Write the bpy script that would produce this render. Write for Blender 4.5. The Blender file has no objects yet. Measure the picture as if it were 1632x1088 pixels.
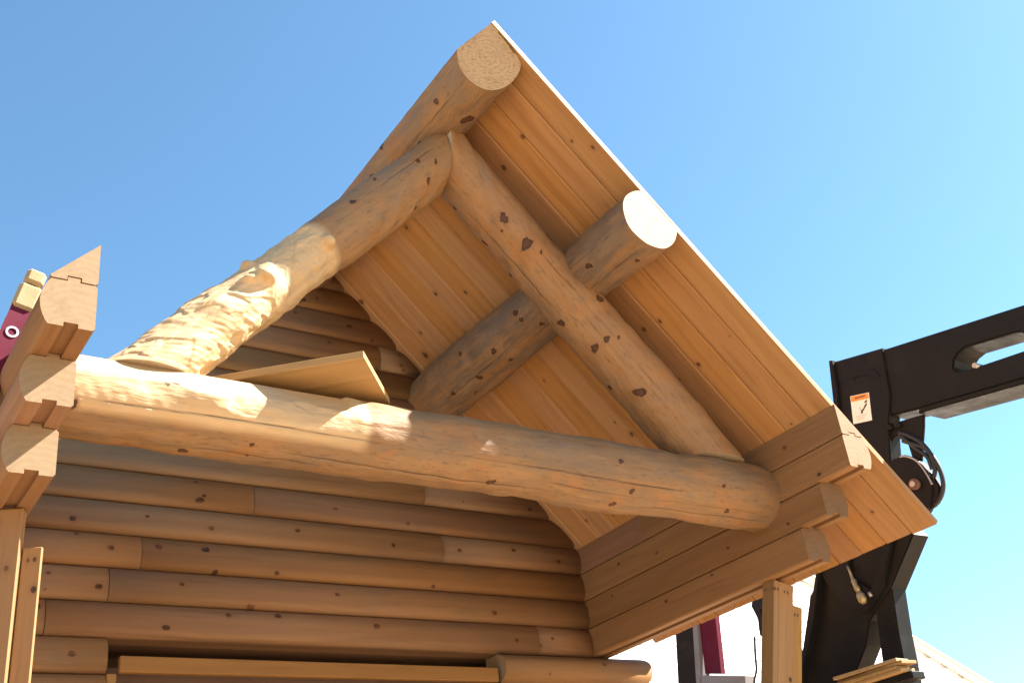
import bpy, bmesh, math, random
import numpy as np
from mathutils import Vector, Matrix

# ------------------------------------------------------------------ camera, sky, sun, exposure
S = bpy.context.scene
C = S.collection
cam_d = bpy.data.cameras.new("camera")
cam = bpy.data.objects.new("camera", cam_d)
C.objects.link(cam)
cam_d.sensor_width = 36.0
cam_d.lens = 36.0 * 1808.1 / 1632.0
cam_d.clip_start, cam_d.clip_end = 0.05, 3000.0
YAW, PITCH, ROLL = 0.6385, 0.4979, -0.1309
fw = Vector((math.sin(YAW) * math.cos(PITCH), math.cos(YAW) * math.cos(PITCH), math.sin(PITCH)))
rt = Vector((math.cos(YAW), -math.sin(YAW), 0))
up = rt.cross(fw)
r2 = rt * math.cos(ROLL) + up * math.sin(ROLL)
u2 = -rt * math.sin(ROLL) + up * math.cos(ROLL)
cam.matrix_world = Matrix(((r2.x, u2.x, -fw.x, -2.8373), (r2.y, u2.y, -fw.y, -3.6275), (r2.z, u2.z, -fw.z, -1.7318), (0, 0, 0, 1)))
S.camera = cam

TO_SUN = Vector((0.92, -0.41, 1.0)).normalized()
SUN_ELEV = math.asin(TO_SUN.z)
SUN_ROT = math.atan2(TO_SUN.x, TO_SUN.y)
world = bpy.data.worlds.new("World")
S.world = world
world.use_nodes = True
wn = world.node_tree
for n in list(wn.nodes):
    wn.nodes.remove(n)
sky = wn.nodes.new("ShaderNodeTexSky")
sky.sky_type = 'NISHITA'
sky.sun_disc = False
sky.sun_elevation = SUN_ELEV
sky.sun_rotation = SUN_ROT
sky.altitude = 300
sky.air_density = 1.0
sky.dust_density = 0.8
sky.ozone_density = 0.35
bgn = wn.nodes.new("ShaderNodeBackground")
bgn.inputs["Strength"].default_value = 0.05
won = wn.nodes.new("ShaderNodeOutputWorld")
tint = wn.nodes.new("ShaderNodeMix")
tint.data_type = 'RGBA'; tint.blend_type = 'MULTIPLY'
tint.inputs[0].default_value = 1.0
tint.inputs[7].default_value = (0.67, 0.94, 1.0, 1.0)      # the camera's cyan rendering of a clear sky
wn.links.new(sky.outputs[0], tint.inputs[6])
wn.links.new(tint.outputs[2], bgn.inputs[0])
wn.links.new(bgn.outputs[0], won.inputs[0])

sun_d = bpy.data.lights.new("sun", 'SUN')
sun_d.energy = 5.0
sun_d.angle = math.radians(0.55)
sun_d.color = (1.0, 0.95, 0.86)
sun = bpy.data.objects.new("sun", sun_d)
C.objects.link(sun)
sun.rotation_euler = TO_SUN.to_track_quat('Z', 'Y').to_euler()
sun.location = (6, -4, 9)

S.view_settings.view_transform = 'Standard'
S.view_settings.look = 'None'
S.view_settings.exposure = 2.5
S.view_settings.gamma = 1.0
S.view_settings.use_curve_mapping = False

# ------------------------------------------------------------------ measures (metres)
M_ = 1.0137          # roof pitch
H = 2.7492           # underside of the deck at the ridge
XS = 1.9716          # inner faces of the two log stacks
HC = 0.19            # height of one log course
WY = 2.42            # joints of the gable wall
GROUND = -3.3
rng = np.random.default_rng(11)
random.seed(5)

# ------------------------------------------------------------------ node helpers
class NT:
    def __init__(s, name):
        s.m = bpy.data.materials.new(name)
        s.m.use_nodes = True
        s.t = s.m.node_tree
        for n in list(s.t.nodes):
            s.t.nodes.remove(n)
        s.out = s.t.nodes.new("ShaderNodeOutputMaterial")
        s.b = s.t.nodes.new("ShaderNodeBsdfPrincipled")
        s.t.links.new(s.b.outputs[0], s.out.inputs[0])
    def n(s, typ, **kw):
        x = s.t.nodes.new(typ)
        for k, v in kw.items():
            setattr(x, k, v)
        return x
    def put(s, sock, v):
        if hasattr(v, "is_linked") or hasattr(v, "links"):
            s.t.links.new(v, sock)
        else:
            sock.default_value = v
    def math(s, op, a, b=None, c=None, clamp=False):
        x = s.n("ShaderNodeMath", operation=op, use_clamp=clamp)
        s.put(x.inputs[0], a)
        if b is not None: s.put(x.inputs[1], b)
        if c is not None: s.put(x.inputs[2], c)
        return x.outputs[0]
    def vmath(s, op, a, b=None):
        x = s.n("ShaderNodeVectorMath", operation=op)
        s.put(x.inputs[0], a)
        if b is not None: s.put(x.inputs[1], b)
        return x.outputs["Value"] if op in ("LENGTH", "DISTANCE", "DOT_PRODUCT") else x.outputs[0]
    def noise(s, vec, scale=1.0, detail=3.0, rough=0.55, dist=0.0):
        x = s.n("ShaderNodeTexNoise")
        s.put(x.inputs["Vector"], vec)
        x.inputs["Scale"].default_value = scale
        x.inputs["Detail"].default_value = detail
        x.inputs["Roughness"].default_value = rough
        x.inputs["Distortion"].default_value = dist
        return x.outputs[0]
    def scale(s, vec, xyz):
        return s.vmath("MULTIPLY", vec, xyz)
    def ramp(s, fac, stops):
        x = s.n("ShaderNodeValToRGB")
        e = x.color_ramp.elements
        while len(e) < len(stops): e.new(0.5)
        for i, (p, c) in enumerate(stops):
            e[i].position = p
            e[i].color = c if len(c) == 4 else (*c, 1)
        s.put(x.inputs[0], fac)
        return x.outputs[0]
    def mix(s, fac, a, b, mode='MIX'):
        x = s.n("ShaderNodeMix", data_type='RGBA', blend_type=mode)
        s.put(x.inputs[0], fac)
        s.put(x.inputs[6], a if not isinstance(a, tuple) else (*a, 1)[:4])
        s.put(x.inputs[7], b if not isinstance(b, tuple) else (*b, 1)[:4])
        return x.outputs[2]
    def smooth(s, v, lo, hi, a=0.0, b=1.0):
        x = s.n("ShaderNodeMapRange", interpolation_type='SMOOTHSTEP')
        s.put(x.inputs[0], v)
        s.put(x.inputs[1], lo); s.put(x.inputs[2], hi)
        s.put(x.inputs[3], a); s.put(x.inputs[4], b)
        return x.outputs[0]
    def bump(s, h, dist, strength=1.0):
        x = s.n("ShaderNodeBump")
        x.inputs["Strength"].default_value = strength
        x.inputs["Distance"].default_value = dist
        s.put(x.inputs["Height"], h)
        s.t.links.new(x.outputs[0], s.b.inputs["Normal"])

def pine(name, light, dark, knots=None, marks=False, stain=0.35, rough=0.62, value_var=0.22, grey=(0.15, 0.10, 0.065)):
    """Wood with the grain along local X. knots: 'Y' or 'Z', the local axis across a piece, reads the piece's
    own knot list from custom properties; marks: reads the mesh attributes knot and check."""
    w = NT(name)
    co = w.n("ShaderNodeTexCoord").outputs["Object"]
    rnd = w.n("ShaderNodeObjectInfo").outputs["Random"]
    off = w.n("ShaderNodeCombineXYZ")
    w.put(off.inputs[0], w.math("MULTIPLY", rnd, 37.0)); w.put(off.inputs[1], w.math("MULTIPLY", rnd, 11.0)); w.put(off.inputs[2], w.math("MULTIPLY", rnd, 7.0))
    pos = w.vmath("ADD", co, off.outputs[0])
    warp = w.noise(w.scale(pos, (1.1, 3.0, 3.0)), 1.0, 2.0)
    wv = w.n("ShaderNodeCombineXYZ")
    w.put(wv.inputs[1], w.math("MULTIPLY", warp, 0.10)); w.put(wv.inputs[2], w.math("MULTIPLY", warp, 0.10))
    gp = w.vmath("ADD", pos, wv.outputs[0])
    fine = w.noise(w.scale(gp, (2.2, 95.0, 95.0)), 1.0, 3.0, 0.6)
    band = w.noise(w.scale(gp, (0.5, 19.0, 19.0)), 1.0, 3.0, 0.55)
    cloud = w.noise(w.scale(pos, (1.3, 4.0, 4.0)), 1.0, 4.0, 0.6)
    col = w.ramp(band, [(0.25, dark), (0.75, light)])
    col = w.mix(w.smooth(fine, 0.50, 0.78, 0.0, 0.22), col, tuple(c * 0.68 for c in dark))
    col = w.mix(w.smooth(cloud, 0.50, 0.78, 0.0, stain), col, grey)
    strk0 = w.noise(w.scale(gp, (0.9, 26.0, 26.0)), 1.0, 4.0, 0.6)
    col = w.mix(w.smooth(strk0, 0.52, 0.70, 0.0, 0.45), col, tuple(c * 0.70 for c in dark))
    # each piece its own tone
    hs = w.n("ShaderNodeHueSaturation")
    w.put(hs.inputs["Color"], col)
    w.put(hs.inputs["Value"], w.math("MULTIPLY_ADD", rnd, value_var, 1.0 - value_var * 0.6))
    r2_ = w.math("FRACT", w.math("MULTIPLY", rnd, 17.3))
    w.put(hs.inputs["Saturation"], w.math("MULTIPLY_ADD", r2_, 0.16, 0.92))
    w.put(hs.inputs["Hue"], w.math("MULTIPLY_ADD", w.math("FRACT", w.math("MULTIPLY", rnd, 5.7)), 0.010, 0.495))
    col = hs.outputs[0]
    height = w.math("MULTIPLY", fine, 0.5)
    if knots:
        sx = w.n("ShaderNodeSeparateXYZ"); w.put(sx.inputs[0], co)
        a, b = sx.outputs[0], sx.outputs[1 if knots == 'Y' else 2]
        wob = w.noise(w.scale(pos, (24, 30, 30)), 1.0, 2.0)
        total, halo = None, None
        for i in range(5):
            at = w.n("ShaderNodeAttribute", attribute_type='OBJECT', attribute_name="knot_%d" % i)
            ks = w.n("ShaderNodeSeparateXYZ"); w.put(ks.inputs[0], at.outputs["Vector"])
            dx = w.math("MULTIPLY", w.math("SUBTRACT", a, ks.outputs[0]), 0.72)
            dy = w.math("SUBTRACT", b, ks.outputs[1])
            d = w.math("SQRT", w.math("ADD", w.math("MULTIPLY", dx, dx), w.math("MULTIPLY", dy, dy)))
            q = w.math("DIVIDE", d, w.math("MAXIMUM", ks.outputs[2], 1e-5))
            q = w.math("ADD", q, w.math("MULTIPLY_ADD", wob, 1.1, -0.55))
            k = w.smooth(q, 0.7, 1.25, 1.0, 0.0)
            hl = w.smooth(q, 0.9, 3.2, 1.0, 0.0)
            total = k if total is None else w.math("MAXIMUM", total, k)
            halo = hl if halo is None else w.math("MAXIMUM", halo, hl)
        col = w.mix(w.math("MULTIPLY", halo, 0.38), col, (0.20, 0.092, 0.038))
        kc = w.ramp(wob, [(0.35, (0.022, 0.011, 0.007)), (0.65, (0.11, 0.045, 0.02))])
        col = w.mix(w.math("MULTIPLY", total, 0.9), col, kc)
    if marks:
        wob = w.noise(w.scale(pos, (40, 40, 40)), 1.0, 2.0)
        kn = w.n("ShaderNodeAttribute", attribute_name="knot").outputs["Fac"]
        ck = w.n("ShaderNodeAttribute", attribute_name="check").outputs["Fac"]
        hw = w.n("ShaderNodeAttribute", attribute_name="hewn").outputs["Fac"]
        pale = w.ramp(band, [(0.3, (0.40, 0.27, 0.14)), (0.7, (0.52, 0.38, 0.225))])
        wt = w.n("ShaderNodeAttribute", attribute_type='OBJECT', attribute_name="weather").outputs["Fac"]
        strk = w.noise(w.scale(gp, (2.6, 16.0, 16.0)), 1.0, 5.0, 0.65)
        col = w.mix(w.math("MULTIPLY", wt, w.smooth(strk, 0.32, 0.66, 0.25, 1.0)), col, (0.115, 0.084, 0.062))
        blot = w.noise(w.scale(pos, (3.5, 7.0, 7.0)), 1.0, 4.0, 0.6, 0.6)
        col = w.mix(w.smooth(blot, 0.52, 0.70, 0.0, 0.55), col, (0.27, 0.115, 0.035))
        col = w.mix(w.smooth(blot, 0.30, 0.48, 0.65, 0.0), col, (0.165, 0.115, 0.078))
        fleck = w.noise(w.scale(pos, (16.0, 60.0, 60.0)), 1.0, 3.0, 0.6)
        col = w.mix(w.smooth(fleck, 0.54, 0.70, 0.0, 0.55), col, (0.11, 0.065, 0.035))
        col = w.mix(w.math("MULTIPLY", hw, 0.85), col, pale)
        col = w.mix(w.smooth(kn, 0.0, 0.5, 0.0, 0.45), col, (0.22, 0.10, 0.04))
        wob2 = w.noise(w.scale(pos, (75, 75, 75)), 1.0, 3.0)
        kk = w.math("ADD", kn, w.math("MULTIPLY_ADD", wob2, 0.5, -0.25))
        kc = w.mix(w.smooth(kk, 0.68, 0.86), (0.016, 0.008, 0.005), (0.062, 0.025, 0.012))
        col = w.mix(w.smooth(kk, 0.48, 0.68, 0.0, 0.94), col, kc)
        col = w.mix(w.math("MULTIPLY", ck, 0.85, clamp=True), col, (0.022, 0.012, 0.008))
        # drawknife flutes along the log and a little fuzz
        fl = w.noise(w.scale(pos, (5.0, 22.0, 22.0)), 1.0, 3.0)
        height = w.math("ADD", height, w.math("MULTIPLY", fl, 4.5))
    w.t.links.new(col, w.b.inputs["Base Color"])
    w.b.inputs["Roughness"].default_value = rough
    w.b.inputs["Specular IOR Level"].default_value = 0.25
    w.bump(height, 0.004, 0.55)
    return w.m

def end_grain(name, light, dark, off_centre=(0.0, 0.0), ring=62.0, saw=0.3):
    w = NT(name)
    co = w.n("ShaderNodeTexCoord").outputs["Object"]
    sx = w.n("ShaderNodeSeparateXYZ"); w.put(sx.inputs[0], co)
    y = w.math("SUBTRACT", sx.outputs[1], off_centre[0]); z = w.math("SUBTRACT", sx.outputs[2], off_centre[1])
    r = w.math("SQRT", w.math("ADD", w.math("MULTIPLY", y, y), w.math("MULTIPLY", z, z)))
    nz = w.noise(co, 9.0, 3.0)
    rr = w.math("ADD", r, w.math("MULTIPLY", nz, 0.07))
    rings = w.math("MULTIPLY_ADD", w.math("SINE", w.math("MULTIPLY", rr, ring * 6.283)), 0.5, 0.5)
    blot = w.noise(co, 14.0, 5.0, 0.65)
    sawn = w.noise(w.scale(co, (1.0, 30.0, 190.0)), 1.0, 2.0)
    col = w.mix(w.math("MULTIPLY", rings, 0.28), light, dark)
    col = w.mix(w.smooth(blot, 0.45, 0.75, 0.0, 0.55), col, dark)
    col = w.mix(w.smooth(sawn, 0.52, 0.7, 0.0, saw), col, tuple(c * 0.7 for c in dark))
    w.t.links.new(col, w.b.inputs["Base Color"])
    w.b.inputs["Roughness"].default_value = 0.75
    w.b.inputs["Specular IOR Level"].default_value = 0.15
    w.bump(w.math("ADD", w.math("MULTIPLY", sawn, saw), w.math("MULTIPLY", blot, 0.6)), 0.005, 0.4)
    return w.m

def paint(name, col, rough=0.4, metal=0.0, dirt=0.25, dirt_col=(0.13, 0.10, 0.075), bump=0.15, spec=0.5):
    w = NT(name)
    co = w.n("ShaderNodeTexCoord").outputs["Object"]
    n1 = w.noise(co, 5.0, 6.0, 0.65)
    n2 = w.noise(co, 45.0, 3.0, 0.6)
    c = w.mix(w.smooth(n1, 0.45, 0.75, 0.0, dirt), col, dirt_col)
    c = w.mix(w.smooth(n2, 0.62, 0.75, 0.0, dirt * 0.8), c, dirt_col)
    w.t.links.new(c, w.b.inputs["Base Color"])
    w.t.links.new(w.smooth(n1, 0.3, 0.8, rough, min(1.0, rough + 0.3)), w.b.inputs["Roughness"])
    w.b.inputs["Metallic"].default_value = metal
    w.b.inputs["Specular IOR Level"].default_value = spec
    w.bump(n2, 0.002, bump)
    return w.m

PL, PD = (0.345, 0.182, 0.076), (0.265, 0.125, 0.045)
MAT = {
    'round': pine("peeled_log", (0.28, 0.152, 0.066), (0.24, 0.122, 0.049), marks=True, stain=0.55, value_var=0.06),
    'deck': pine("deck_pine", PL, PD, knots='Y', stain=0.10, value_var=0.16, grey=(0.24, 0.125, 0.05)),
    'wall': pine("wall_log_pine", (0.24, 0.128, 0.057), (0.195, 0.096, 0.04), knots='Z', stain=0.65, value_var=0.16),
    'stack': pine("stack_log_pine", (0.23, 0.122, 0.06), (0.185, 0.092, 0.043), knots='Z', stain=0.55, value_var=0.22),
    'plank': pine("post_plank_pine", (0.27, 0.142, 0.048), (0.23, 0.115, 0.036), knots='Y', stain=0.15),
    'loose': pine("loose_plank_pine", (0.34, 0.21, 0.095), (0.30, 0.175, 0.075), stain=0.12),
    'end': end_grain("log_end_grain", (0.235, 0.162, 0.095), (0.18, 0.115, 0.062), (0.06, -0.05), ring=36.0, saw=0.12),
    'end_shaded': end_grain("shaded_end_grain", (0.165, 0.098, 0.054), (0.12, 0.068, 0.036), (0.06, -0.05), ring=36.0, saw=0.12),  # darker copy of log_end_grain: shade on the lower right ends put into the colour
    'end_round': end_grain("round_log_end_grain", (0.37, 0.30, 0.215), (0.31, 0.235, 0.155)),
    'end_rough': end_grain("chainsawn_end_grain", (0.36, 0.255, 0.155), (0.24, 0.155, 0.085), saw=0.75, ring=40.0),
    'black': paint("black_machine_paint", (0.0125, 0.0115, 0.0115), 0.36, 0.0, 0.45, (0.028, 0.023, 0.020), spec=0.10),
    'hose': paint("black_rubber", (0.014, 0.014, 0.015), 0.45, dirt=0.2, dirt_col=(0.05, 0.045, 0.04)),
    'steel': paint("bare_steel", (0.42, 0.40, 0.38), 0.35, 0.9, 0.3),
    'brass': paint("brass_fitting", (0.42, 0.32, 0.17), 0.35, 0.7, 0.3),
    'maroon': paint("maroon_fibreglass", (0.10, 0.007, 0.022), 0.6, 0.0, 0.2, (0.07, 0.02, 0.02), spec=0.15),
    'alu': paint("aluminium", (0.62, 0.62, 0.62), 0.35, 0.85, 0.2),
    'grey': paint("grey_frame_paint", (0.20, 0.18, 0.18), 0.55, 0.0, 0.3),
    'cap': paint("tan_cap", (0.30, 0.21, 0.105), 0.8, 0.0, 0.45, (0.16, 0.10, 0.055), bump=0.8),
    'white': paint("white_siding", (0.82, 0.82, 0.82), 0.6, 0.0, 0.05, (0.6, 0.58, 0.55)),
    'trim': paint("roof_trim", (0.70, 0.64, 0.60), 0.6, 0.0, 0.1),
    'shingle': paint("roof_shingle", (0.30, 0.27, 0.25), 0.9, 0.0, 0.4),
    'sticker': paint("sticker_white", (0.82, 0.80, 0.74), 0.4, 0.0, 0.05, bump=0.0),
    'orange': paint("sticker_orange", (0.80, 0.27, 0.04), 0.4, 0.0, 0.05, bump=0.0),
    'ink': paint("sticker_ink", (0.03, 0.06, 0.035), 0.5, 0.0, 0.0, bump=0.0),
    'greyink': paint("sticker_grey_ink", (0.50, 0.45, 0.40), 0.5, 0.0, 0.0, bump=0.0),
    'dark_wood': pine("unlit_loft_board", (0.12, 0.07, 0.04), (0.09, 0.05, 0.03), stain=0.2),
    'rust': paint("rust_red", (0.17, 0.075, 0.05), 0.7, 0.0, 0.4),
}
def ground_mat():
    w = NT("dirt_and_gravel")
    co = w.n("ShaderNodeTexCoord").outputs["Object"]
    a = w.noise(co, 0.35, 6.0, 0.6); b = w.noise(co, 6.0, 6.0, 0.7); c = w.noise(co, 60.0, 3.0, 0.6)
    col = w.ramp(a, [(0.3, (0.34, 0.235, 0.14)), (0.7, (0.43, 0.31, 0.20))])
    col = w.mix(w.smooth(b, 0.4, 0.7, 0.0, 0.5), col, (0.28, 0.19, 0.11))
    col = w.mix(w.smooth(c, 0.55, 0.7, 0.0, 0.6), col, (0.38, 0.29, 0.20))
    w.t.links.new(col, w.b.inputs["Base Color"])
    w.b.inputs["Roughness"].default_value = 0.95
    w.bump(w.math("ADD", b, w.math("MULTIPLY", c, 0.3)), 0.04, 0.6)
    return w.m
MAT['ground'] = ground_mat()

# ------------------------------------------------------------------ mesh helpers
def root(name, label, cat, loc, group=None):
    o = bpy.data.objects.new(name, None)
    o.empty_display_size = 0.2
    C.objects.link(o)
    o.location = loc
    o["label"] = label; o["category"] = cat
    if group: o["group"] = group
    return o

def link(name, me, parent=None, mw=None):
    o = bpy.data.objects.new(name, me)
    C.objects.link(o)
    mw = mw if mw is not None else Matrix.Identity(4)
    if parent is not None:
        o.parent = parent
        if parent.type == 'EMPTY':
            o.matrix_parent_inverse = Matrix.Translation(-Vector(parent.location))
        else:
            o.matrix_parent_inverse = (PMW[parent.name]).inverted()
    o.matrix_basis = mw
    PMW[o.name] = mw.copy()
    return o
PMW = {}

def frame(origin, x, z_hint=(0, 0, 1)):
    x = Vector(x).normalized(); z = Vector(z_hint); z = (z - x * z.dot(x)).normalized(); y = z.cross(x)
    o = Vector(origin)
    return Matrix(((x.x, y.x, z.x, o.x), (x.y, y.y, z.y, o.y), (x.z, y.z, z.z, o.z), (0, 0, 0, 1)))

def finish(bm, name, mats, recalc=True):
    if recalc: bmesh.ops.recalc_face_normals(bm, faces=bm.faces)
    me = bpy.data.meshes.new(name)
    bm.to_mesh(me); bm.free()
    for m in (mats if isinstance(mats, (list, tuple)) else [mats]): me.materials.append(m)
    return me

def box_mesh(name, sx, sy, sz, mat, bevel=0.003, origin=(0, 0, 0)):
    """box from origin to origin + size"""
    bm = bmesh.new()
    bmesh.ops.create_cube(bm, size=1.0)
    for v in bm.verts:
        v.co = Vector(((v.co.x + .5) * sx + origin[0], (v.co.y + .5) * sy + origin[1], (v.co.z + .5) * sz + origin[2]))
    if bevel: bmesh.ops.bevel(bm, geom=bm.edges[:], offset=bevel, segments=1, affect='EDGES')
    return finish(bm, name, mat)

def tube_mesh(name, pts, r, mat, n=10, radii=None):
    bm = bmesh.new(); rings = []
    pts = [Vector(p) for p in pts]
    ref = Vector((0.31, 0.2, 0.93))
    for i, p in enumerate(pts):
        d = (pts[min(i + 1, len(pts) - 1)] - pts[max(i - 1, 0)]).normalized()
        a = d.cross(ref).normalized(); b = d.cross(a)
        q = radii[i] if radii else r
        rings.append([bm.verts.new(p + (a * math.cos(t) + b * math.sin(t)) * q) for t in [2 * math.pi * k / n for k in range(n)]])
    for i in range(len(rings) - 1):
        for k in range(n):
            f = bm.faces.new((rings[i][k], rings[i][(k + 1) % n], rings[i + 1][(k + 1) % n], rings[i + 1][k])); f.smooth = True
    bm.faces.new(rings[0]); bm.faces.new(rings[-1][::-1])
    return finish(bm, name, mat)

def bez(pts, n=8):
    """Catmull-Rom through pts"""
    P = [Vector(p) for p in pts]; P = [P[0] * 2 - P[1]] + P + [P[-1] * 2 - P[-2]]
    o = []
    for i in range(1, len(P) - 2):
        for k in range(n):
            t = k / n
            o.append(0.5 * ((2 * P[i]) + (-P[i - 1] + P[i + 1]) * t + (2 * P[i - 1] - 5 * P[i] + 4 * P[i + 1] - P[i + 2]) * t * t + (-P[i - 1] + 3 * P[i] - 3 * P[i + 1] + P[i + 2]) * t ** 3))
    o.append(P[-2]); return o

def plate_mesh(name, yz, x0, x1, mat, holes=(), bevel=0.006):
    """outline in the (y, z) plane, with holes, thick from x0 to x1"""
    bm = bmesh.new()
    es = []
    for loop in [yz] + list(holes):
        vs = [bm.verts.new((x0, y, z)) for y, z in loop]
        es += [bm.edges.new((vs[i], vs[(i + 1) % len(vs)])) for i in range(len(vs))]
    bmesh.ops.triangle_fill(bm, edges=es, use_beauty=True)
    r = bmesh.ops.extrude_face_region(bm, geom=bm.faces[:])
    for v in [g for g in r["geom"] if isinstance(g, bmesh.types.BMVert)]: v.co.x = x1
    bmesh.ops.recalc_face_normals(bm, faces=bm.faces)
    if bevel:
        ed = [e for e in bm.edges if len(e.link_faces) == 2 and e.calc_face_angle(0) > 1.2 and abs(e.verts[0].co.x - e.verts[1].co.x) < 1e-6]
        bmesh.ops.bevel(bm, geom=ed, offset=bevel, segments=2, affect='EDGES', clamp_overlap=True)
    return finish(bm, name, mat)

def clip_poly(poly, f):
    o = []
    for i in range(len(poly)):
        a, b = poly[i], poly[(i + 1) % len(poly)]
        fa, fb = f(a), f(b)
        if fa <= 0: o.append(a)
        if (fa < 0 < fb) or (fb < 0 < fa):
            t = fa / (fa - fb); o.append((a[0] + (b[0] - a[0]) * t, a[1] + (b[1] - a[1]) * t))
    return o

def prism_mesh(name, poly, x0, x1, mats, smooth_if=None):
    """cross-section poly in local (y, z), from x0(y,z) to x1(y,z) along local X; ends take material 1"""
    fx = lambda g, p: g(p[0], p[1]) if callable(g) else g
    bm = bmesh.new()
    a = [bm.verts.new((fx(x0, p), p[0], p[1])) for p in poly]
    b = [bm.verts.new((fx(x1, p), p[0], p[1])) for p in poly]
    n = len(poly)
    for i in range(n):
        f = bm.faces.new((a[i], a[(i + 1) % n], b[(i + 1) % n], b[i]))
        if smooth_if and smooth_if(poly[i], poly[(i + 1) % n]): f.smooth = True
    e0 = bm.faces.new(a[::-1]); e1 = bm.faces.new(b)
    e0.material_index = e1.material_index = len(mats) - 1
    bmesh.ops.recalc_face_normals(bm, faces=bm.faces)
    return finish(bm, name, mats, False)

def set_knots(o, ks):
    for i in range(5):
        k = ks[i] if i < len(ks) else (0.0, 99.0, 0.0)
        o["knot_%d" % i] = [float(k[0]), float(k[1]), float(k[2])]

# ------------------------------------------------------------------ round logs
def sines(p, seed, n, kmin, kmax):
    g = np.random.default_rng(seed); o = np.zeros(p.shape[:-1])
    for _ in range(n):
        k = g.normal(size=p.shape[-1]); k *= g.uniform(kmin, kmax) / np.linalg.norm(k)
        o += np.sin(p @ k + g.uniform(0, 6.28))
    return o / math.sqrt(n)

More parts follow.
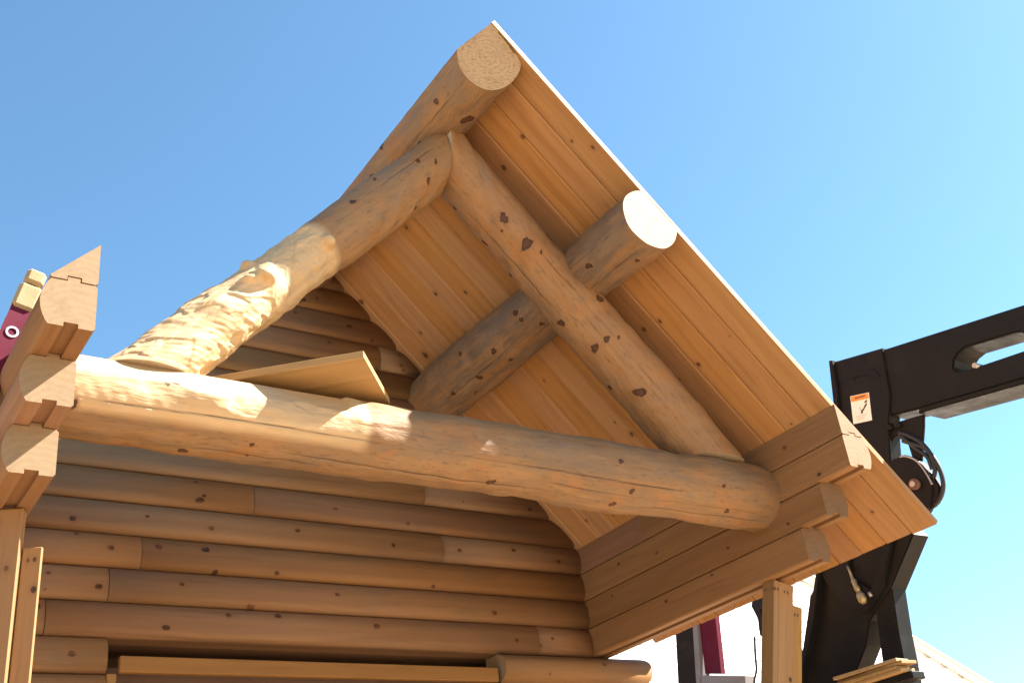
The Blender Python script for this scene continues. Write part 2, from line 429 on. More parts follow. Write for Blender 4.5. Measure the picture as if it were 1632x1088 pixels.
def round_log(name, A, B, r0, r1, seed, parent, knots=(), checks=(), bumps=(), flats=(), start=None, end=None, hew=None, nl=300, na=200, wob=0.012, bow=0.0, label=None, end_mat='end_round', rough=0.003, weather=0.2):
    A, B = Vector(A), Vector(B); L = (B - A).length
    mw = frame(A, B - A)
    u = np.linspace(0, L, nl)[:, None] * np.ones((1, na)); th = np.ones((nl, 1)) * (np.arange(na) / na * 2 * math.pi - math.pi)[None, :]
    r = r0 + (r1 - r0) * u / L
    P3 = np.stack([u * 1.6, np.cos(th) * .35, np.sin(th) * .35], -1)
    r = r + wob * 0.6 * sines(P3, seed, 9, 1.0, 4.0) + wob * .28 * sines(P3, seed + 3, 14, 4.0, 14.0) + rough * sines(np.stack([u, np.cos(th) * .17, np.sin(th) * .17], -1), seed + 1, 24, 20.0, 60.0)
    knot = np.zeros_like(r); check = np.zeros_like(r); hewn = np.zeros_like(r)
    ad = lambda t0: (th - t0 + math.pi) % (2 * math.pi) - math.pi
    rb = 0.5 * (r0 + r1)
    for (ku, kt, kr) in knots:
        d = np.sqrt(((u - ku) * 0.75) ** 2 + (ad(kt) * rb) ** 2) / kr
        ph = np.arctan2(ad(kt) * rb, u - ku)
        d = d * (1 + .16 * np.sin(2 * ph + ku * 9) + .12 * np.sin(3 * ph + ku * 31) + .07 * np.sin(5 * ph + ku * 57))
        knot = np.maximum(knot, np.clip(1.15 - d * .55, 0, 1))
        r = r + 0.30 * kr * np.exp(-(d * .5) ** 2) - 0.16 * kr * np.exp(-(d * 1.2) ** 4)
    for (bu, bt, br, bh) in bumps:
        d = np.sqrt((u - bu) ** 2 + (ad(bt) * rb) ** 2) / br
        r = r + bh * np.exp(-d ** 3)
    if hew:
        u0, u1, depth, pieces, cond = hew
        g = np.random.default_rng(seed + 9)
        su = g.uniform(u0 - .05, u1 + .05, pieces); st = g.uniform(-math.pi, math.pi, pieces)
        dep = np.full(r.shape, .003)
        for k in range(pieces):
            a_ = g.normal(0, .5); du0 = u - su[k]; dv0 = ad(st[k]) * rb
            du = du0 * math.cos(a_) + dv0 * math.sin(a_); dv = dv0 * math.cos(a_) - du0 * math.sin(a_)
            cut = -g.uniform(.25, 1.0) * depth + np.where(du > 0, du * g.uniform(.015, .06), -du * g.uniform(.12, .5)) + np.maximum(np.abs(dv) - g.uniform(.02, .05), 0) * .45
            dep = np.minimum(dep, cut)
        dep = dep + .0012 * sines(np.stack([u, np.cos(th) * .17, np.sin(th) * .17], -1), seed + 5, 24, 60.0, 160.0)
        edge = np.clip((u - u0) / .10, 0, 1) * np.clip((u1 - u) / .06, 0, 1) * cond(u, th)
        r = r + dep * edge
        hewn = np.clip(edge * 1.5, 0, 1)
    for (c0, c1, ct, amp) in checks:
        line = ct + amp * np.sin(u * 1.1 + seed) + amp * .22 * np.sin(u * 4.3 + 2 * seed) + amp * .08 * np.sin(u * 21 + seed) + amp * .05 * np.sin(u * 57)
        d = np.abs((th - line + math.pi) % (2 * math.pi) - math.pi) * rb
        fade = np.clip((u - c0) / .15, 0, 1) * np.clip((c1 - u) / .15, 0, 1)
        g_ = np.exp(-(d / .0028) ** 2) * fade * np.clip(.75 + .6 * np.sin(u * 3.1 + ct * 5), .25, 1)
        check = np.maximum(check, g_); r = r - .006 * g_
    for (nt, dist, f0, f1) in flats:      # planed flats: direction angle, distance from the axis, from u, to u
        c = np.cos(ad(nt)); lim = np.where(c > 0.05, dist / np.maximum(c, .05), 9)
        k = np.clip((u - f0) / .03, 0, 1) * np.clip((f1 - u) / .03, 0, 1)
        r = np.where((r > lim) & (k > 0), r + (lim - r) * k, r)
    cy = np.cos(th) * r; cz = np.sin(th) * r
    if bow: cz = cz + bow * np.sin(u / L * math.pi)
    s_ = start or (lambda y, z: 0 * y); e_ = end or (lambda y, z: 0 * y + L)
    x = s_(cy, cz) + u / L * (e_(cy, cz) - s_(cy, cz))
    co = np.stack([x, cy, cz], -1).reshape(-1, 3)
    verts = [tuple(v) for v in co.tolist()]
    i = np.arange(nl - 1)[:, None] * na; j = np.arange(na)[None, :]; jn = (j + 1) % na
    faces = np.stack([i + j, i + jn, i + na + jn, i + na + j], -1).reshape(-1, 4).tolist()
    nside = len(faces)
    # end caps, with rings so that the sawn faces take relief
    for row, fn, flip in ((0, s_, False), (nl - 1, e_, True)):
        cyr, czr = cy[row], cz[row]; oy, oz = cyr.mean(), czr.mean(); base = len(verts); K = 5
        for q in range(K):
            f = 1 - q / K
            yy = oy + (cyr - oy) * f; zz = oz + (czr - oz) * f; xx = fn(yy, zz)
            verts += list(zip(xx.tolist(), yy.tolist(), zz.tolist()))
        cx = float(fn(np.array(oy), np.array(oz))); verts.append((cx, float(oy), float(oz))); ctr = len(verts) - 1
        for q in range(K - 1):
            for k in range(na):
                a0, a1 = base + q * na + k, base + q * na + (k + 1) % na
                f_ = (a0, a0 + na, a1 + na, a1)
                faces.append(f_ if not flip else f_[::-1])
        for k in range(na):
            a0, a1 = base + (K - 1) * na + k, base + (K - 1) * na + (k + 1) % na
            f_ = (a0, ctr, a1); faces.append(f_ if not flip else f_[::-1])
    me = bpy.data.meshes.new(name); me.from_pydata(verts, [], faces)
    me.materials.append(MAT['round']); me.materials.append(MAT[end_mat])
    mi = np.zeros(len(faces), dtype=np.int32); mi[nside:] = 1
    me.polygons.foreach_set("material_index", mi)
    sm = np.zeros(len(faces), dtype=bool); sm[:nside] = True
    me.polygons.foreach_set("use_smooth", sm)
    pad = np.zeros(len(verts) - nl * na)
    for nm, arr in (("knot", knot), ("check", check), ("hewn", hewn)):
        at = me.attributes.new(nm, 'FLOAT', 'POINT'); at.data.foreach_set("value", np.concatenate([arr.reshape(-1), pad]).astype(np.float32))
    # face direction check
    me.update()
    p0 = me.polygons[nside // 2]
    if Vector((0, p0.center.y, p0.center.z)).dot(p0.normal) < 0: me.flip_normals()
    o = link(name, me, parent, mw)
    if label: o["label"] = label
    o["weather"] = float(weather)
    return o

# ================================================================== THE SETTING
bm = bmesh.new()
bmesh.ops.create_grid(bm, x_segments=60, y_segments=60, size=900)
for v in bm.verts: v.co.z = GROUND
g = link("ground", finish(bm, "ground", MAT['ground']))
g["kind"] = "structure"; g["label"] = "dry tan dirt of the building site"

# ================================================================== THE CABIN
cabin = root("log_cabin", "unfinished pine log cabin with an open gable truss and half its roof decked", "log cabin", (0, 2.42, GROUND))

# --- gable wall of D-logs: local X = -x, local Y = -y (outward), local Z = up
def wall_profile(h, bulge=0.034, depth=0.14, n=20):
    pts = [(-depth, 0.001), (-depth, h - .001), (-0.014, h - .001)]
    for k in range(n + 1):
        t = k / n; pts.append((bulge * (1 - abs(2 * t - 1) ** (2.4 if t < .5 else 5.0)), h - .005 - (h - .009) * t))
    pts.append((-0.014, .001)); return pts
WALL_KNOTS = [(-0.75, 0.805), (-1.44, 0.625), (-1.045, 0.675), (-0.676, 0.643), (-0.147, 0.678), (-0.973, 0.506), (-0.706, 0.515), (-1.236, 0.481), (-1.415, 0.547), (-0.643, 0.392), (-0.277, 0.409), (-1.546, 0.316), (-1.288, 0.258), (-0.839, 0.302), (-0.436, 0.199), (-0.569, 0.143), (-0.274, 0.158), (-0.92, 0.056), (-1.4, -0.099), (-1.586, 0.141), (0.496, 0.644), (0.986, 0.652), (1.415, 0.689), (1.776, 0.64), (0.614, 0.80), (0.109, 0.844), (0.773, 0.402), (0.878, 0.523), (0.49, 0.461), (1.587, 0.998), (0.269, 2.18), (1.2, 0.25), (0.35, 0.12), (1.35, 0.08), (0.1, 0.30)]
JOINTS = {0: [-1.541, 1.529], 1: [-1.231], 2: [-1.066], 3: [0.867], 4: [-0.416], 5: [0.759], 6: [-0.9], 7: [0.35], 8: [-0.25], 10: [0.5]}
def wall_log(x0, x1, z, slope=False, bulge=0.034, seed=0):
    left = x0 if not callable(x0) else x0
    me = prism_mesh("wall_log", wall_profile(HC, bulge), (lambda y, zz: -(x1(z + zz) if callable(x1) else x1)), (lambda y, zz: -(x0(z + zz) if callable(x0) else x0)), [MAT['wall'], MAT['end']], lambda a, b: a[0] > -0.01 and b[0] > -0.01)
    dx = random.uniform(-.004, .004)
    mw = Matrix(((-1, 0, 0, 0), (0, -1, 0, WY + dx), (0, 0, 1, z), (0, 0, 0, 1)))
    o = link("wall_log", me, cabin, mw)
    a = x0(z + HC / 2) if callable(x0) else x0; b = x1(z + HC / 2) if callable(x1) else x1
    ks = [(-kx, kz - z, random.uniform(.009, .017)) for kx, kz in WALL_KNOTS if a + .02 < kx < b - .02 and z < kz < z + HC]
    while len(ks) < 5 and (len(ks) < 2 or random.random() < .5): ks.append((-random.uniform(a, b), random.uniform(.02, HC - .02), random.uniform(.005, .012)))
    set_knots(o, ks[:5]); return o
lim_r = lambda z: (H - z) / M_ - .004
lim_l = lambda z: -(H - z) / M_ + .02
for k in range(14):
    z = k * HC
    if k < 4: xl, xr = -XS - .10, XS - .003
    else: xl, xr = lim_l, lim_r
    if z + HC > H - .05: continue
    cuts = [xl] + JOINTS.get(k, []) + [xr]
    for i in range(len(cuts) - 1):
        a, b = cuts[i], cuts[i + 1]
        a2 = a + .0015 if not callable(a) else a
        b2 = b - .0015 if not callable(b) else b
        wall_log(a2, b2, z, seed=k)
# courses below, left and right of the wide opening
for k in range(-17, 0):
    z = k * HC
    wall_log(-XS - .12, -1.219, z)
    if k < -1: wall_log(1.22, XS + .30 + .12 * (k % 2), z)
# the heavy rounded log end carrying the right-hand corner
me = prism_mesh("corner_log", [(-.14, .001), (-.14, HC - .006)] + [(0.0 + .085 * (1 - abs(2 * t - 1) ** 3.0), HC - .006 - (HC - .007) * t) for t in [i / 16 for i in range(17)]], lambda y, z: -2.405 + .016 * ((z - .095) / .095) ** 4, -1.212, [MAT['wall'], MAT['end']], lambda a, b: a[0] > -0.01 and b[0] > -0.01)
o = link("corner_log", me, cabin, Matrix(((-1, 0, 0, 0), (0, -1, 0, WY), (0, 0, 1, -HC), (0, 0, 0, 1))))
set_knots(o, [(-1.55, .05, .008), (-2.0, .12, .012)])
# opening: header board, jambs, dark loft inside
hd = link("header_board", box_mesh("header_board", 2.34, .045, .085, MAT['plank'], .004), cabin, Matrix.Translation((-1.155, WY - .035, -.185)))
set_knots(hd, [(.4, .5, .0)])
for x in (-1.215, 1.155):
    j = link("jamb", box_mesh("jamb", .05, .10, 2.75, MAT['plank'], .004), cabin, Matrix.Translation((x, WY - .02, -2.94)))
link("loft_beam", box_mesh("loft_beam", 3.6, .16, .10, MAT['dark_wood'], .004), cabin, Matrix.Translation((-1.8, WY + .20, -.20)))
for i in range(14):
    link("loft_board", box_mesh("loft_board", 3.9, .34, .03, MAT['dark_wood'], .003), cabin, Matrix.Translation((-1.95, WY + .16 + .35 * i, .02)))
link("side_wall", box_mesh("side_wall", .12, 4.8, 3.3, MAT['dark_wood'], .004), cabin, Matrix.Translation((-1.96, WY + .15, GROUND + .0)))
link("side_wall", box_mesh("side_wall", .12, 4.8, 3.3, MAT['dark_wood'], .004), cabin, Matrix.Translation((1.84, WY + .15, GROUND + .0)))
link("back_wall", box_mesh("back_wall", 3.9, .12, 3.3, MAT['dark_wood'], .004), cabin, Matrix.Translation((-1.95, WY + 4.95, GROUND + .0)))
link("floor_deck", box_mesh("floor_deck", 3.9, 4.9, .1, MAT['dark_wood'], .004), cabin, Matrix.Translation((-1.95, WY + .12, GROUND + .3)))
link("cable", tube_mesh("cable", bez([(-1.05, 2.62, -.19), (-.8, 2.6, -.245), (-.5, 2.6, -.25), (-.2, 2.62, -.205), (.05, 2.66, -.17)], 6), .009, MAT['hose']), cabin)

# --- side stacks: local Y outward, local Z up
def stack_profile(h):
    p = [(0.009, 0.0015), (0.0, .010), (0.0, h - .011), (.009, h - .002), (.060, h - .002), (.060, h + .015), (.105, h + .015), (.105, h - .002), (.160, h - .002)]
    for i in range(1, 12):
        t = i / 12; p.append((.160 + .032 * math.sin(math.pi * t) ** .8, (h - .002) * (1 - t) + .0015 * t))
    return p + [(.160, .0015), (.1075, .0015), (.1075, .0185), (.0575, .0185), (.0575, .0015)]
FRONT = {3: -0.022, 2: -0.020, 1: 0.213, 0: 0.409}
ST_KNOTS = [(0.384, 0.663), (0.985, 0.27), (1.16, 0.16), (1.598, 0.131), (0.495, 0.241), (1.607, 0.451), (1.995, 0.506), (2.111, 0.323), (0.2, .42)]
for side in (-1, 1):
    for k in range(4):
        z = k * HC
        poly = stack_profile(HC)
        if k == 3:
            zd = H - M_ * XS - z - .003
            poly = [q for q in stack_profile(HC + .05) ]
            poly = clip_poly(poly, lambda q: q[1] - (zd - M_ * q[0]))
        segs = [(FRONT[k], 2.55)] if not (k == 3 and side == 1) else [(FRONT[k], 1.7135), (1.7165, 2.55)]
        for (ya, yb) in segs:
            jit = random.uniform(-.003, .003)
            if side < 0:
                me = prism_mesh("stack_log", poly, ya, yb, [MAT['stack'], MAT['end']], lambda a, b: a[0] > .155 and b[0] > .155 and abs(a[1] - b[1]) > .004)
                mw = Matrix(((0, -1, 0, -XS - jit), (1, 0, 0, 0), (0, 0, 1, z), (0, 0, 0, 1)))
            else:
                me = prism_mesh("stack_log", poly, -yb, -ya, [MAT['stack'], MAT['end' if k > 1 else 'end_shaded']], lambda a, b: a[0] > .155 and b[0] > .155 and abs(a[1] - b[1]) > .004)
                mw = Matrix(((0, 1, 0, XS + jit), (-1, 0, 0, 0), (0, 0, 1, z), (0, 0, 0, 1)))
            o = link("stack_log", me, cabin, mw)
            if side > 0: ks = [(-ky, kz - z, random.uniform(.007, .013)) for ky, kz in ST_KNOTS if ya < ky < yb and z < kz < z + HC]
            else: ks = [(random.uniform(ya, yb), random.uniform(.03, .16), .010) for _ in range(2)]
            set_knots(o, ks[:5])

# --- ridge, purlin, truss
def plane_u(fn): return fn
rl = round_log("ridge_log", (0, 0, 2.556), (0, 2.46, 2.60), .184, .170, 21, cabin,
    knots=[(0.281, -1.78, .028), (0.914, -0.11, .018), (0.293, -0.65, .016), (0.611, -1.1, .012), (1.1, -.6, .014), (.16, .1, .013)],
    checks=[(0.12, 2.4, -0.95, .06), (.0, .9, .25, .05)],
    flats=[], start=lambda y, z: .01 - .30 * (z - .19) * 1.0 + .18 * (y * -1 + 0) * -1.0, wob=.007, end_mat='end_rough', rough=.0025, weather=.75)
# cut its top to the two roof slopes (mesh vertices, world coordinates)
def cut_to_roof(o, gap=.004):
    mw = PMW[o.name]; inv = mw.inverted(); me = o.data
    n = len(me.vertices); co = np.empty(n * 3); me.vertices.foreach_get("co", co); co = co.reshape(-1, 3)
    W = np.array(mw); p = co @ W[:3, :3].T + W[:3, 3]
    over = p[:, 2] + M_ * np.abs(p[:, 0]) - (H - gap)
    k = np.maximum(over, 0) / (1 + M_ * M_)
    p[:, 0] -= k * M_ * np.sign(p[:, 0]); p[:, 2] -= k
    I = np.array(inv); co = p @ I[:3, :3].T + I[:3, 3]
    me.vertices.foreach_set("co", co.reshape(-1)); me.update()
cut_to_roof(rl)
pl = round_log("purlin_log", (.88, -.012, 1.69), (.91, 2.46, 1.74), .180, .192, 34, cabin,
    knots=[(1.088, -0.27, .018), (1.069, -0.57, .013), (1.406, -0.77, .015), (1.388, -1.35, .013), (1.683, -1.11, .016), (1.693, -0.17, .012), (1.964, -0.96, .013), (1.847, -1.45, .010), (0.977, -1.1, .013), (0.39, -0.64, .016), (.15, -1.5, .012)],
    checks=[(0.0, 1.2, -1.25, .05), (1.1, 2.1, -.9, .10), (.05, .8, -.35, .04)], bumps=[(1.5, -.6, .12, .018), (1.75, -.2, .1, .016), (1.95, -1.2, .12, .012)], wob=.016, weather=.95)
cut_to_roof(pl)

# right rafter: plumb cut at the apex, level cut on the tie beam
def plumb_start(A, B, xcut):
    A, B = Vector(A), Vector(B); mw = frame(A, B - A); X, Y, Z = mw.col[0].xyz, mw.col[1].xyz, mw.col[2].xyz
    return lambda y, z: (xcut - A.x - y * Y.x - z * Z.x) / X.x
def level_end(A, B, zcut):
    A, B = Vector(A), Vector(B); mw = frame(A, B - A); X, Y, Z = mw.col[0].xyz, mw.col[1].xyz, mw.col[2].xyz
    return lambda y, z: (zcut - A.z - y * Y.z - z * Z.z) / X.z
RA, RB = (0, .675, 2.378), (1.9, .675, .365)
rr = round_log("rafter_log", RA, RB, .163, .172, 47, cabin,
    knots=[(0.57, -2.46, .024), (0.818, -2.48, .032), (0.565, -1.22, .018), (0.942, -2.68, .009), (0.883, -1.1, .014), (1.452, 3.05, .021), (1.394, -1.58, .020), (1.702, -1.94, .022), (1.698, -2.41, .017), (2.166, -2.1, .028), (0.224, -1.23, .016), (0.6, -2.13, .008), (2.012, -1.33, .014), (1.733, -2.75, .009)],
    checks=[(.2, 1.3, -1.62, .05), (.9, 2.3, -2.6, .07)], start=plumb_start(RA, RB, .004), end=level_end(RA, RB, .634), wob=.012, weather=.12)
LA, LB = (0, .675, 2.262), (-1.9, .675, .295)
lr = round_log("rafter_log", LA, LB, .148, .152, 58, cabin,
    knots=[(1.003, 0.52, .014), (0.292, -0.46, .015), (0.428, -1.04, .012), (0.746, 0.75, .010), (0.194, -0.07, .011), (0.36, 0.34, .012)],
    checks=[(.1, 1.1, .35, .10)], start=plumb_start(LA, LB, -.004), end=level_end(LA, LB, .612),
    bumps=[(1.35, -.15, .036, .050), (1.86, .15, .045, .050), (1.93, .35, .03, .03), (1.78, 1.12, .035, .030), (2.2, -.2, .16, .012)],
    hew=(1.28, 2.75, .009, 150, lambda u, th: np.clip((np.cos(th - .1) + .55) / .3, 0, 1)), wob=.012, nl=520, na=240, weather=.25)

# tie beam
bm_log = round_log("tie_beam_log", (-1.968, .675, .475), (1.9685, .675, .46), .176, .184, 73, cabin,
    knots=[(1.125, -1.13, .016), (2.025, -2.03, .016), (2.769, -3.11, .012), (2.864, -2.36, .013), (2.78, -1.9, .015), (3.562, -2.15, .012), (0.418, 3.0, .008), (0.457, 2.95, .009), (0.545, -1.63, .013), (0.814, -2.13, .009), (0.06, -2.48, .016), (3.5, -2.9, .010), (.82, -1.75, .007)],
    checks=[(0.05, 3.3, -2.62, .05), (.9, 3.9, -1.95, .06), (2.3, 3.8, -2.25, .05), (.1, 1.2, -1.7, .05)],
    flats=[(1.72, .152, -.1, 1.5), (2.5, .162, -.1, 1.25), (1.57, .168, 2.9, 4.1)],
    hew=(-.2, 1.35, .004, 60, lambda u, th: np.clip((np.cos(th - 2.75) - .35) / .25, 0, 1)),
    bumps=[(1.95, -2.6, .25, .012), (2.9, -2.2, .3, .010), (1.35, -2.9, .09, .012), (.6, 2.9, .10, .020)], wob=.014, nl=460, na=220, weather=.5)

# --- roof deck, boards run from ridge to eave
DK = [(0.416, 0.613, .015), (0.387, 0.36, .012), (1.298, 0.637, .012), (1.311, 0.505, .009), (1.548, 0.506, .011), (0.284, 1.545, .012), (0.475, 1.258, .010), (0.587, 1.753, .011), (0.679, 1.537, .010), (0.826, 1.794, .019), (0.764, 2.234, .018), (0.362, 2.359, .017), (0.669, 2.117, .009), (1.64, 1.276, .013), (1.87, 2.139, .009), (0.613, 0.047, .010), (0.539, 0.125, .007), (2.437, 0.272, .008), (1.586, 2.149, .008)]
SL = math.sqrt(1 + M_ * M_)
edges = [0.0, 0.173] + [0.173 + 0.181 * i for i in range(1, 13)] + [2.47]
nrm = Vector((M_, 0, 1)).normalized(); dn = Vector((1, 0, -M_)).normalized()
for i in range(len(edges) - 1):
    y0, y1 = edges[i], edges[i + 1]
    wd = y1 - y0 - .0015; T = .032
    # V-grooved underside; cross-section in local (y across, z up)
    ch = .009
    poly = [(ch, 0), (0, ch), (0, T), (wd, T), (wd, ch), (wd - ch, 0)]
    if i == 0: poly = [(0, 0), (0, T), (wd, T), (wd, ch), (wd - ch, 0)]
    Ls = 2.594 * SL + (0.0 if i == 0 else random.uniform(-.013, -.008))
    me = prism_mesh("deck_board", poly, 0.0, Ls, [MAT['deck'], MAT['end']])
    # local X down the slope, local Y = +y, local Z = roof normal
    o3 = Vector((0, y0, H)) + nrm * random.uniform(-.0008, .0008)
    mw = Matrix(((dn.x, 0, nrm.x, o3.x), (dn.y, 1, nrm.y, o3.y), (dn.z, 0, nrm.z, o3.z), (0, 0, 0, 1)))
    o = link("deck_board", me, cabin, mw)
    ks = [(kx * SL, ky - y0, kr) for kx, ky, kr in DK if y0 < ky < y1]
    while len(ks) < 3: ks.append((random.uniform(1.6, 3.6), random.uniform(.02, wd - .02), random.uniform(.004, .008)))
    set_knots(o, ks[:5])

# --- plank props under the two stacks
def prop(boards, top, foot, hint):
    top, foot = Vector(top), Vector(foot)
    mw = frame(top, foot - top, hint)
    # local X down the prop, local Z about +y
    for nm, (dx, y0, y1, z0, z1) in boards:
        L = (foot - top).length - dx
        me = box_mesh(nm, L, y1 - y0, z1 - z0, MAT['plank'], .003, (dx, y0, z0))
        o = link(nm, me, cabin, mw)
        set_knots(o, [(dx + random.uniform(.1, .8), random.uniform(y0 + .01, y1 - .01), .010), (dx + .05, (y0 + y1) / 2 - .012, .007), (dx + .05, (y0 + y1) / 2 + .012, .007), (1.3, (y0 + y1) / 2, .012)])
# for the left prop local Y points to -x?  frame: x down, z=+y  ->  y = z cross x
prop([("prop_plank", (0, 0, .20, 0, .045)), ("prop_plank", (.15, -.075, -.004, .028, .046))], (-2.012, .722, -.004), (-2.04, .722, GROUND), (.47, .88, 0))
prop([("prop_plank", (0, -.135, -.02, 0, .04)), ("prop_plank", (.0, -.018, .02, -.005, .09)), ("prop_plank", (.10, -.235, -.14, .03, .07))], (2.035, .735, -.004), (1.44, 1.25, GROUND), (0, 1, 0))

# ================================================================== LOOSE PLANK ON THE TIE BEAM
c, s = -0.70, 0.714
uu = Vector((-.755, .656, 0)).normalized(); vv = Vector((.656, .755, 0)).normalized()
zz = Vector((0, 0, 1))
o0 = Vector((-.762, .264, .655))
mw = Matrix(((uu.x, -vv.x, zz.x, o0.x), (uu.y, -vv.y, zz.y, o0.y), (uu.z, -vv.z, zz.z, o0.z), (0, 0, 0, 1)))
lp = link("loose_plank", box_mesh("loose_plank", .95, .49, .036, MAT['loose'], .002, (0, -.49, 0)), None, mw)
lp["label"] = "short wide loose plank lying askew on top of the tie beam"; lp["category"] = "plank"

# ================================================================== LADDER AT THE LEFT
lad = root("ladder", "maroon ladder with tan padded rail tops leaning behind the left log stack", "ladder", (-3.1, .6, GROUND))
d = Vector((-.083, 0, -.337)).normalized()
top = Vector((-2.095, .6, .86)); Lr = (top.z - GROUND) / -d.z
for yy in (.6, 1.0):
    mw = frame(top + Vector((0, yy - .6, 0)), d, (0, 1, 0))
    w_, t_ = .085, .03
    poly = [(-w_ / 2, 0), (w_ / 2, 0), (w_ / 2, t_), (w_ / 2 - .006, t_), (w_ / 2 - .006, .006), (-w_ / 2 + .006, .006), (-w_ / 2 + .006, t_), (-w_ / 2, t_)]
    rail = link("rail", prism_mesh("rail", poly, 0, Lr, [MAT['maroon'], MAT['maroon']]), lad, mw)
    for q, (a, b, wd) in enumerate(((-.050, .075, .092), (-.125, -.055, .078))):
        m_ = box_mesh("rail_cap", b - a, wd, .055, MAT['cap'], .014, (a, -wd / 2, -.012))
        link("rail_cap", m_, lad, mw)
    for q in range(13):
        t = .19 + q * .305
        p = mw @ Vector((t, 0, -.004))
        bmr = bmesh.new()
        n = 20
        for r0_, r1_, z0_, z1_ in ((.017, .025, -.004, .006),):
            vs = [[bmr.verts.new((t + r * math.cos(2 * math.pi * k / n), r * math.sin(2 * math.pi * k / n), z)) for k in range(n)] for r, z in ((r0_, z1_), (r0_, z0_), (r1_, z0_), (r1_, z1_))]
            for a in range(4):
                for k in range(n): bmr.faces.new((vs[a][k], vs[a][(k + 1) % n], vs[(a + 1) % 4][(k + 1) % n], vs[(a + 1) % 4][k]))
        link("rung_collar", finish(bmr, "rung_collar", MAT['alu']), lad, mw)
for q in range(13):
    p = top + d * (.19 + q * .305)
    link("rung", tube_mesh("rung", [p + Vector((0, .005, 0)), p + Vector((0, .42, 0))], .016, MAT['hose'], 14), lad)

# ================================================================== BLACK LOADER BOOM AT THE RIGHT (outline in y, z; thick in x)
ld = root("loader", "black steel loader boom with drop arm standing behind the roof eave", "loader", (3.2, 1.2, GROUND))
boom = [(0.36, 1.505), (-0.662, 1.286), (-1.9, 1.02), (-1.85, .60), (-0.498, 0.872), (0.19, 1.005), (0.43, 1.06)]
slot = [(-0.105, 1.150), (-0.125, 1.19), (-0.165, 1.215), (-0.22, 1.226), (-0.54, 1.158), (-.585, 1.14), (-.605, 1.10), (-.595, 1.06), (-.555, 1.03), (-0.22, 1.085), (-0.15, 1.10), (-.115, 1.12)]
bo = link("boom", plate_mesh("boom", boom, 3.10, 3.32, MAT['black'], [slot], .012), ld)
link("boom_rib", plate_mesh("boom_rib", [(.20, 1.005), (-.5, .868), (-1.85, .60), (-1.84, .57), (-.49, .838), (.21, .975)], 3.075, 3.345, MAT['black'], (), .008), ld)
link("slot_pin", tube_mesh("slot_pin", [(3.08, -.25, 1.085), (3.34, -.25, 1.085)], .016, MAT['steel'], 12), ld)
nose = [(0.722, 1.60), (0.329, 1.505), (0.372, 1.18), (0.455, 0.99), (.505, .80), (.62, .45), (1.02, .36), (.86, 1.0), (0.74, 1.45)]
link("boom_nose", plate_mesh("boom_nose", nose, 3.085, 3.20, MAT['black'], (), .006), ld)
link("nose_edge", plate_mesh("nose_edge", [(0.742, 1.615), (0.715, 1.605), (0.735, 1.40), (.86, .9), (.88, .9)], 3.06, 3.36, MAT['black'], (), .004), ld)
link("weld_plate", plate_mesh("weld_plate", [(.60, 1.44), (.56, 1.435), (.44, 1.40), (.40, 1.34), (.41, 1.33), (.47, 1.38), (.57, 1.415), (.61, 1.41)], 3.078, 3.084, MAT['black'], (), 0), ld)
link("hanger", plate_mesh("hanger", [(.47, 1.02), (.20, .97), (.225, .90), (.315, .70), (.37, .70), (.372, .84), (.40, .925), (.455, .92), (.48, .90), (.52, .78), (.60, .78), (.50, .97)], 3.11, 3.135, MAT['black'], (), .006), ld)
for y, z in ((.445, .985), (.385, .975)):
    link("bolt", tube_mesh("bolt", [(3.07, y, z), (3.13, y, z)], .018, MAT['black'], 6), ld)
cy, cz = .48, .56
disc = [(cy + .215 * math.cos(t), cz + .215 * math.sin(t)) for t in [2 * math.pi * k / 40 for k in range(40)]]
link("pivot_drum", plate_mesh("pivot_drum", disc, 3.075, 3.13, MAT['black'], (), .012), ld)
link("pivot_lug", plate_mesh("pivot_lug", [(.30, .66), (.249, .575), (.227, .494), (.25, .43), (.28, .405), (.359, .385), (.45, .42), (.42, .6)], 3.085, 3.125, MAT['black'], (), .01), ld)
link("pivot_pin", tube_mesh("pivot_pin", [(3.045, .375, .562), (3.09, .375, .562)], .034, MAT['rust'], 18), ld)
link("pivot_pin", tube_mesh("pivot_pin", [(3.035, .375, .562), (3.05, .375, .562)], .018, MAT['steel'], 14), ld)
link("guard_strip", tube_mesh("guard_strip", bez([(3.08, .43, .772), (3.08, .385, .757), (3.08, .322, .698), (3.08, .284, .60), (3.08, .269, .52)], 6), .008, MAT['steel'], 8), ld)
for pts in ([(.40, .93), (.359, .899), (.279, .817), (.232, .716), (.229, .618), (.268, .551)], [(.39, .87), (.355, .841), (.253, .754), (.206, .63), (.206, .514), (.247, .44), (.308, .403)], [(.40, .90), (.38, .882), (.309, .774), (.257, .701), (.25, .62)]):
    link("hose", tube_mesh("hose", bez([(3.10, y, z) for y, z in pts], 8), .0145, MAT['hose'], 10), ld)
# lower arm and its leg
arm = [(.53, .30), (.806, .037), (.96, -.06), (1.02, -.10), (1.10, -.235), (1.216, -.352), (1.278, -.427), (1.75, -1.25), (2.0, -1.25), (1.735, -.322), (1.45, .19), (1.30, .30), (1.2, .55), (.66, .55)]
link("lift_arm", plate_mesh("lift_arm", arm, 3.12, 3.28, MAT['black'], (), .010), ld)
leg = [(.80, .045), (.843, -.236), (.872, -.526), (1.10, -2.0), (1.28, -2.0), (1.04, -.485), (.982, -.13), (.93, .05)]
link("arm_leg", plate_mesh("arm_leg", leg, 3.13, 3.27, MAT['black'], (), .008), ld)
link("arm_web", plate_mesh("arm_web", [(.60, .42), (.83, .07), (1.0, -.05), (1.16, .02), (1.30, .31), (1.1, .5)], 3.09, 3.118, MAT['black'], [[(.70, .36), (1.02, .36), (1.06, .20), (.93, .07)]], .004), ld)
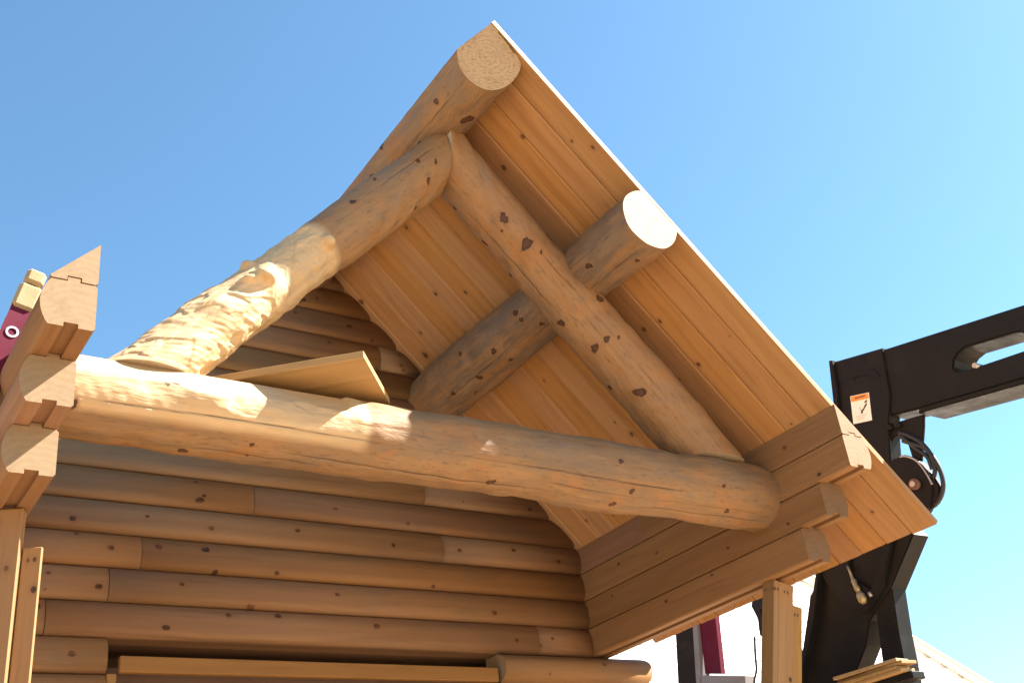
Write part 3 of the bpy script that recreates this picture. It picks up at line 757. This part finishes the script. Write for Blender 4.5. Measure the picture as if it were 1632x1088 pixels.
link("arm_flange", plate_mesh("arm_flange", [(1.255, .33), (1.30, .30), (1.47, .0), (1.72, -.36), (2.0, -1.25), (1.96, -1.25), (1.67, -.36), (1.42, .0)], 3.06, 3.34, MAT['black'], (), .004), ld)
fit = [(3.075, 1.045, .262), (3.075, 1.035, .215), (3.075, 1.03, .17), (3.075, 1.025, .16), (3.075, 1.02, .12), (3.075, 1.015, .11), (3.075, 1.01, .075)]
link("hydraulic_fitting", tube_mesh("hydraulic_fitting", fit, .01, MAT['brass'], 12, [.008, .009, .012, .019, .016, .021, .014]), ld)
link("coupler", tube_mesh("coupler", [(3.075, 1.012, .078), (3.075, 1.003, .055), (3.075, .995, .02), (3.075, .99, .0)], .026, MAT['brass'], 14, [.018, .029, .029, .016]), ld)
link("coupler_tip", tube_mesh("coupler_tip", [(3.08, .935, .055), (3.08, .93, .025)], .012, MAT['steel'], 10), ld)
carr = [(2.011, .29), (1.978, .19), (1.992, .083), (1.953, .028), (2.0, -.129), (2.06, -.231), (2.2, -1.3), (1.8, -1.3), (1.769, -.309), (1.72, -.1), (1.70, .33), (1.95, .42)]
link("fork_carriage", plate_mesh("fork_carriage", carr, 3.14, 3.24, MAT['black'], [[(1.93, .24), (1.79, .22), (1.80, .10), (1.88, .09)]], .006), ld)
link("hose", tube_mesh("hose", bez([(3.1, 2.0, .07), (3.1, 2.03, -.05), (3.1, 2.05, -.15), (3.1, 2.10, -.25), (3.1, 2.1, -.5)], 6), .008, MAT['hose'], 8), ld)
link("fork", box_mesh("fork", .12, 1.35, .045, MAT['black'], .006), ld, Matrix.Translation((2.99, .72, -.535)))
# the warning sticker: white plate, orange header, dark pictogram, fine print
st = link("sticker", plate_mesh("sticker", [(.667, 1.311), (.52, 1.27), (.556, 1.085), (.703, 1.123)], 3.081, 3.0845, MAT['sticker'], (), 0), ld)
def on_sticker(u, v):
    a = Vector((.667, 1.311)); b = Vector((.52, 1.27)); c_ = Vector((.703, 1.123)); e = Vector((.556, 1.085))
    p = a * (1 - u) * (1 - v) + b * u * (1 - v) + c_ * (1 - u) * v + e * u * v
    return (p.x, p.y)
def ink(nm, uv, mat, k=0): return link(nm, plate_mesh(nm, [on_sticker(*q) for q in uv], 3.0795 - k, 3.0805 - k, MAT[mat], (), 0), st)
ink("sticker_header", [(.03, .02), (.97, .02), (.97, .21), (.03, .21)], 'orange')
ink("header_text", [(.25, .09), (.80, .06), (.80, .11), (.25, .14)], 'rust', .0015)
ink("pictogram", [(.72, .30), (.86, .24), (.88, .30), (.76, .36)], 'ink')
ink("pictogram", [(.74, .40), (.86, .35), (.82, .44), (.60, .62), (.54, .72), (.47, .66), (.52, .58), (.64, .52)], 'ink')
ink("pictogram", [(.42, .46), (.46, .44), (.52, .58), (.48, .60)], 'greyink')
for k, (a, b) in enumerate(((.18, .75), (.25, .68), (.2, .62))):
    ink("text_line", [(a, .76 + k * .06), (b, .745 + k * .06), (b, .76 + k * .06), (a, .775 + k * .06)], 'greyink')

# ================================================================== OFFCUT BOARDS ON THE FORK
lm = root("lumber_stack", "small fanned stack of thin boards resting on the loader's fork", "lumber", (2.98, 1.0, -.49))
for k, (dy, ang, ln) in enumerate(((.0, .00, .50), (.03, .05, .46), (-.02, -.05, .54), (.015, .09, .47))):
    mw = Matrix.Translation((2.93, .745 + dy, -.489 + k * .021)) @ Matrix.Rotation(ang, 4, 'Z')
    link("board", box_mesh("board", .13, ln, .019, MAT['loose'], .002), lm, mw)

# ================================================================== STEEL FRAME BEHIND THE RIGHT STACK
MAT["post_dark"] = paint("dark_brown_post", (0.018, 0.012, 0.010), 0.8, spec=0.2)
sf = root("steel_frame", "maroon panel and black post of a steel frame seen below the eave", "steel frame", (3.6, 3.0, GROUND))
link("post", plate_mesh("post", [(3.31, .62), (3.07, .60), (3.182, .043), (3.5, -1.6), (3.74, -1.6), (3.414, .1)], 3.60, 3.74, MAT['post_dark'], (), .006), sf)
link("edge_rail", plate_mesh("edge_rail", [(3.075, .62), (3.025, .61), (3.11, .086), (3.14, .03), (3.40, -1.6), (3.45, -1.6), (3.19, .03)], 3.585, 3.64, MAT['grey'], (), .003), sf)
link("panel", plate_mesh("panel", [(3.03, .62), (2.84, .60), (2.915, .05), (3.09, .095)], 3.61, 3.66, MAT['maroon'], (), .003), sf)
link("sill", plate_mesh("sill", [(3.10, .085), (2.63, -.035), (2.65, -.14), (3.12, -.03)], 3.57, 3.68, MAT['grey'], (), .003), sf)

# ================================================================== WHITE BUILDING BEHIND
wb = root("white_building", "white sided building with a gable roofline beyond the eave", "building", (14.5, 14.2, GROUND))
def roof_z(x): return 4.169 + (20.645 - x) * .4237
xl = 8.0; ridge_x = 11.5
def gable_z(x): return roof_z(x) if x > ridge_x else roof_z(ridge_x) - (ridge_x - x) * .4237
z = GROUND + .1
while z < gable_z(ridge_x) - .1:
    z1 = z + .235
    zt = z1
    # span of the wall at the top of this board
    dzr = (gable_z(ridge_x) - zt) / .4237
    xa, xb = max(ridge_x - dzr, 7.0), min(ridge_x + dzr, 25.5)
    if xb - xa > .3:
        poly = [(0, 0), (-.024, 0), (-.012, z1 - z + .01), (0, z1 - z + .01)]
        link("siding_board", prism_mesh("siding_board", poly, 0, xb - xa, [MAT['white'], MAT['white']]), wb, Matrix.Translation((xa, 14.0, z)))
    z = z1
link("wall_core", plate_mesh("wall_core", [(-10.5 + 0, GROUND), (10.5, GROUND), (10.5, roof_z(25.5) - .1), (-3.5, roof_z(11.5) - .08), (-8, gable_z(7.0) - .1), (-8, GROUND)][1:], .0, .2, MAT['white'], (), 0), wb, Matrix(((0, 1, 0, 15.0), (1, 0, 0, 14.02), (0, 0, 1, 0), (0, 0, 0, 1))))
for a, b in ((11.5, 26.0), (6.5, 11.5)):
    za, zb = gable_z(a), gable_z(b)
    link("rake_trim", plate_mesh("rake_trim", [(a, za + .03), (b, zb + .03), (b, zb - .12), (a, za - .12)], 0, .10, MAT['white'], (), 0), wb, Matrix(((0, 1, 0, 0), (1, 0, 0, 13.86), (0, 0, 1, 0), (0, 0, 0, 1))))
    link("roof_edge", plate_mesh("roof_edge", [(a, za + .075), (b, zb + .075), (b, zb + .032), (a, za + .032)], 0, 9.0, MAT['trim'], (), 0), wb, Matrix(((0, 1, 0, 0), (1, 0, 0, 13.80), (0, 0, 1, 0), (0, 0, 0, 1))))
